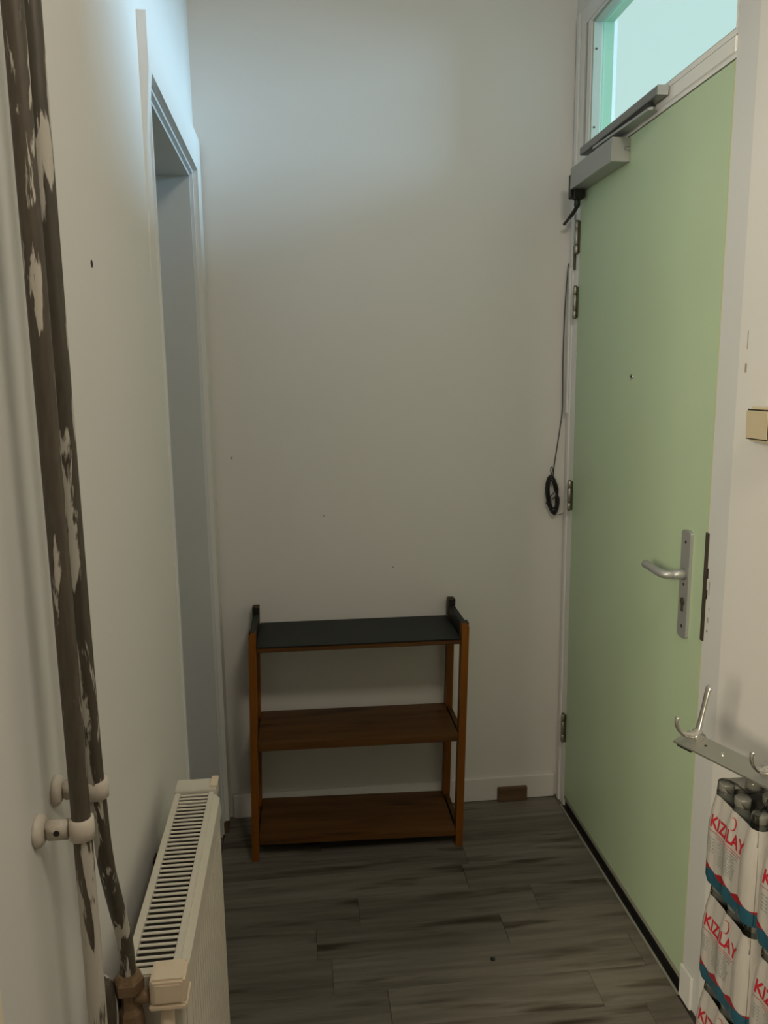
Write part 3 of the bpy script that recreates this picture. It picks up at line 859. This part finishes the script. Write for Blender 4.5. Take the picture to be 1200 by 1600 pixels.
def stroke(bm, pts, w):
    """flat ribbon on the film's front face through (y,z) points"""
    prev = None
    for i, (y_, z) in enumerate(pts):
        q = pts[min(i + 1, len(pts) - 1)]; p = pts[max(i - 1, 0)]
        ty, tz = q[0] - p[0], q[1] - p[1]
        l = math.hypot(ty, tz) or 1
        ww = w[i] if isinstance(w, (list, tuple)) else w
        ny, nz = -tz / l * ww / 2, ty / l * ww / 2
        a = (y_ + ny, z + nz); b = (y_ - ny, z - nz)
        va = bm.verts.new((front_x(*a) - 0.0007, *a)); vb_ = bm.verts.new((front_x(*b) - 0.0007, *b))
        if prev: bm.faces.new((prev[0], prev[1], vb_, va))
        prev = (va, vb_)

def print_meshes():
    def fin(bm, mat, name):
        me = bpy.data.meshes.new(name); bm.to_mesh(me); bm.free(); me.materials.append(mat); return me
    t = text_bm('KIZILAY', 0.0272, 0.052, 0.108, 0.03, 0.0007)
    c = bmesh.new()
    arc = [(-0.006 - 0.0085 * math.cos(a), 0.144 + 0.0105 * math.sin(a)) for a in [math.radians(d) for d in range(-100, 121, 20)]]
    n = len(arc)
    stroke(c, arc, [0.0008 + 0.0022 * math.sin(PI * i / (n - 1)) for i in range(n)])
    l1, l2 = bmesh.new(), bmesh.new()
    stroke(l1, [(0.054 - 0.008 * k, 0.101 + 0.0003 * k) for k in range(13)], 0.0009)
    stroke(l2, [(0.030 - 0.008 * k, 0.097 + 0.0003 * k) for k in range(9)], 0.0009)
    g = bmesh.new()
    rr = random.Random(5)
    for row in range(9):
        z = 0.093 - row * 0.0052
        yl = 0.026 - rr.random() * 0.006
        while yl > -0.022:
            ln = 0.004 + rr.random() * 0.006
            stroke(g, [(yl, z), (yl - ln / 2, z), (yl - ln, z)], 0.0016)
            yl -= ln + 0.0022
    for row in range(5):
        z = 0.088 - row * 0.006
        yl = 0.050
        for w_ in (0.006, 0.005):
            stroke(g, [(yl, z), (yl - w_ / 2, z), (yl - w_, z)], 0.0017); yl -= w_ + 0.002
    return fin(t, PRED, 'red_lettering'), fin(c, PRED, 'crescent_print'), fin(l1, PRED, 'red_line'), fin(l2, PRED, 'red_line'), fin(g, PGREY, 'small_print')
PRINTS = print_meshes()

def child(name, me, parent, loc=(0, 0, 0), sc=None):
    o = bpy.data.objects.new(name, me); COL.objects.link(o); o.parent = parent; o.location = loc
    if sc: o.scale = sc
    return o

PX0 = 0.7167 + PIT
PACKS = [(1.1255, 3, 'shrink-wrapped water bottle pack on top of the far stack, under the hook rail'),
         (1.1255, 2, 'shrink-wrapped water bottle pack second from the top in the far stack'),
         (1.1255, 1, 'shrink-wrapped water bottle pack third from the top in the far stack'),
         (1.1255, 0, 'shrink-wrapped water bottle pack at the floor under the far stack'),
         (0.9705, 3, 'shrink-wrapped water bottle pack topmost of the near stack at the right picture edge'),
         (0.9705, 2, 'shrink-wrapped water bottle pack second from the top at the right picture edge'),
         (0.9705, 1, 'shrink-wrapped water bottle pack third from the top at the right picture edge'),
         (0.9705, 0, 'shrink-wrapped water bottle pack at the floor under the near stack')]
for (py, lay, lab) in PACKS:
    zb = 0.0005 + lay * BH
    k = empty('water_bottle_pack', (PX0, py, zb), lab, 'water pack', 'stacked packs of bottled water')
    child('printed_film', FM, k)
    child('clear_film', FT, k)
    for me in PRINTS:
        o_ = child(me.name.split('.')[0], me, k)
        if o_.name.startswith(('small_print', 'red_lettering')): o_['kind'] = 'stuff'
    for i in (-1, 0, 1):
        for j in (-1, 0, 1):
            b = child('bottle', MB_, k, (i * PIT, j * PIT, 0))
            child('bottle_cap', MC_, b)

# ------------------------------------------------------------------ coat hook rail lying on the packs
RA = Vector((0.669, 1.278, 0.790)); RD = Vector((0.37, -0.929, 0)).normalized(); RN = Vector((0.929, 0.37, 0)); RL = 0.42
TILT = math.radians(14); RW = 0.044
wv_ = RN * math.cos(TILT) + Vector((0, 0, 1)) * math.sin(TILT)
nv_ = Vector((0, 0, 1)) * math.cos(TILT) - RN * math.sin(TILT)
def R3(l, w, h): return RA + RD * l + wv_ * w + nv_ * h
rl = empty('coat_hook_rail', (0, 0, 0), 'loose aluminium coat hook rail lying across the stacked water packs', 'hook rail')
bm = bmesh.new()
prism(bm, [(0, 0), (RW, 0), (RW, -0.013), (RW - 0.0015, -0.013), (RW - 0.0015, -0.002), (0.0015, -0.002), (0.0015, -0.004), (0, -0.004)], lambda u, v: R3(0, u, v), lambda u, v: R3(RL, u, v))
plate = obj('rail_plate', bm, RAILM, rl)
bm = bmesh.new()
prism(bm, [(0.004, -0.0025), (0.03, -0.0025), (0.03, -0.014), (0.004, -0.012)], lambda u, v: R3(0.004, u, v), lambda u, v: R3(0.035, u, v)); obj('black_pad', bm, BLACK, rl)  # black block under the far end of the rail
def disc(l, w, r, mat, name, h=0.0006):
    bm = bmesh.new()
    a = [bm.verts.new(R3(l + r * math.cos(2 * PI * k / 10), w + r * math.sin(2 * PI * k / 10), h)) for k in range(10)]
    b = [bm.verts.new(R3(l + r * math.cos(2 * PI * k / 10), w + r * math.sin(2 * PI * k / 10), -0.001)) for k in range(10)]
    bm.faces.new(a); bm.faces.new(list(reversed(b)))
    for k in range(10): bm.faces.new((b[k], b[(k + 1) % 10], a[(k + 1) % 10], a[k]))
    return obj(name, bm, mat, plate)
for off in (0.0, 0.152, 0.304):
    disc(0.052 + off, RW * 0.55, 0.0026, HOLE, 'screw_hole')
    disc(0.088 + off, RW * 0.55, 0.0036, CHROME, 'rivet', 0.0015)
for l0, base in ((0.026, 'far'), (0.178, 'mid'), (0.330, 'near')):
    bm = bmesh.new()
    # foot block
    prism(bm, [(0.016, 0.0003), (0.043, 0.0003), (0.042, 0.008), (0.034, 0.015), (0.019, 0.010)], lambda u, v: R3(l0 - 0.011, u, v), lambda u, v: R3(l0 + 0.012, u, v))
    hk = obj('coat_hook', bm, CHROME, rl)
    bm = bmesh.new()
    Z = Vector((0, 0, 1))
    c0 = R3(l0, 0.031, 0.010)
    sh_p = [c0 + RN * a + Z * b for a, b in ((0.008, 0.003), (-0.006, 0.001), (-0.021, 0.003), (-0.036, 0.010), (-0.047, 0.022), (-0.0515, 0.035), (-0.049, 0.043))]
    tube(bm, smooth_path(sh_p, 4), [0.0095] * 3 + [0.0085] * 4 + [0.0065] * 5 + [0.0046] * 7 + [0.0038] * 4 + [0.0048] * 2, 10, 0.75)
    obj('short_hook', bm, CHROME, hk, True)
    bm = bmesh.new()
    la = [c0 + RN * a + Z * b for a, b in ((0.003, 0.0), (0.008, 0.014), (0.014, 0.035), (0.021, 0.060), (0.026, 0.078), (0.031, 0.086))]
    tube(bm, smooth_path(la, 4), [0.0090] * 2 + [0.0074] * 4 + [0.0068] * 6 + [0.0074] * 5 + [0.0084] * 2 + [0.0078, 0.005], 12, 0.6)
    obj('long_hook', bm, CHROME, hk, True)

# ------------------------------------------------------------------ light switch
ls = empty('light_switch', (XR, 1.345, 1.36), 'beige surface-mounted light switch on the right wall by the frame', 'light switch')
bm = bmesh.new(); box(bm, XR - 0.030, XR, 1.300, 1.384, 1.329, 1.393, bev=0.004); sw = obj('switch_box', bm, SWITCH, ls)
bm = bmesh.new()
prism(bm, [(1.3295 + 0.006, 0.0), (1.3925 - 0.006, 0.0), (1.3925 - 0.008, 0.0035), (1.3295 + 0.006, 0.002)], lambda u, v: (XR - 0.0302 - v, 1.318, u), lambda u, v: (XR - 0.0302 - v, 1.3835, u)); obj('rocker', bm, SWITCH, ls)
bx('rocker_gap', HOLE, ls, XR - 0.0309, XR - 0.0299, 1.3165, 1.3838, 1.3333, 1.3888)
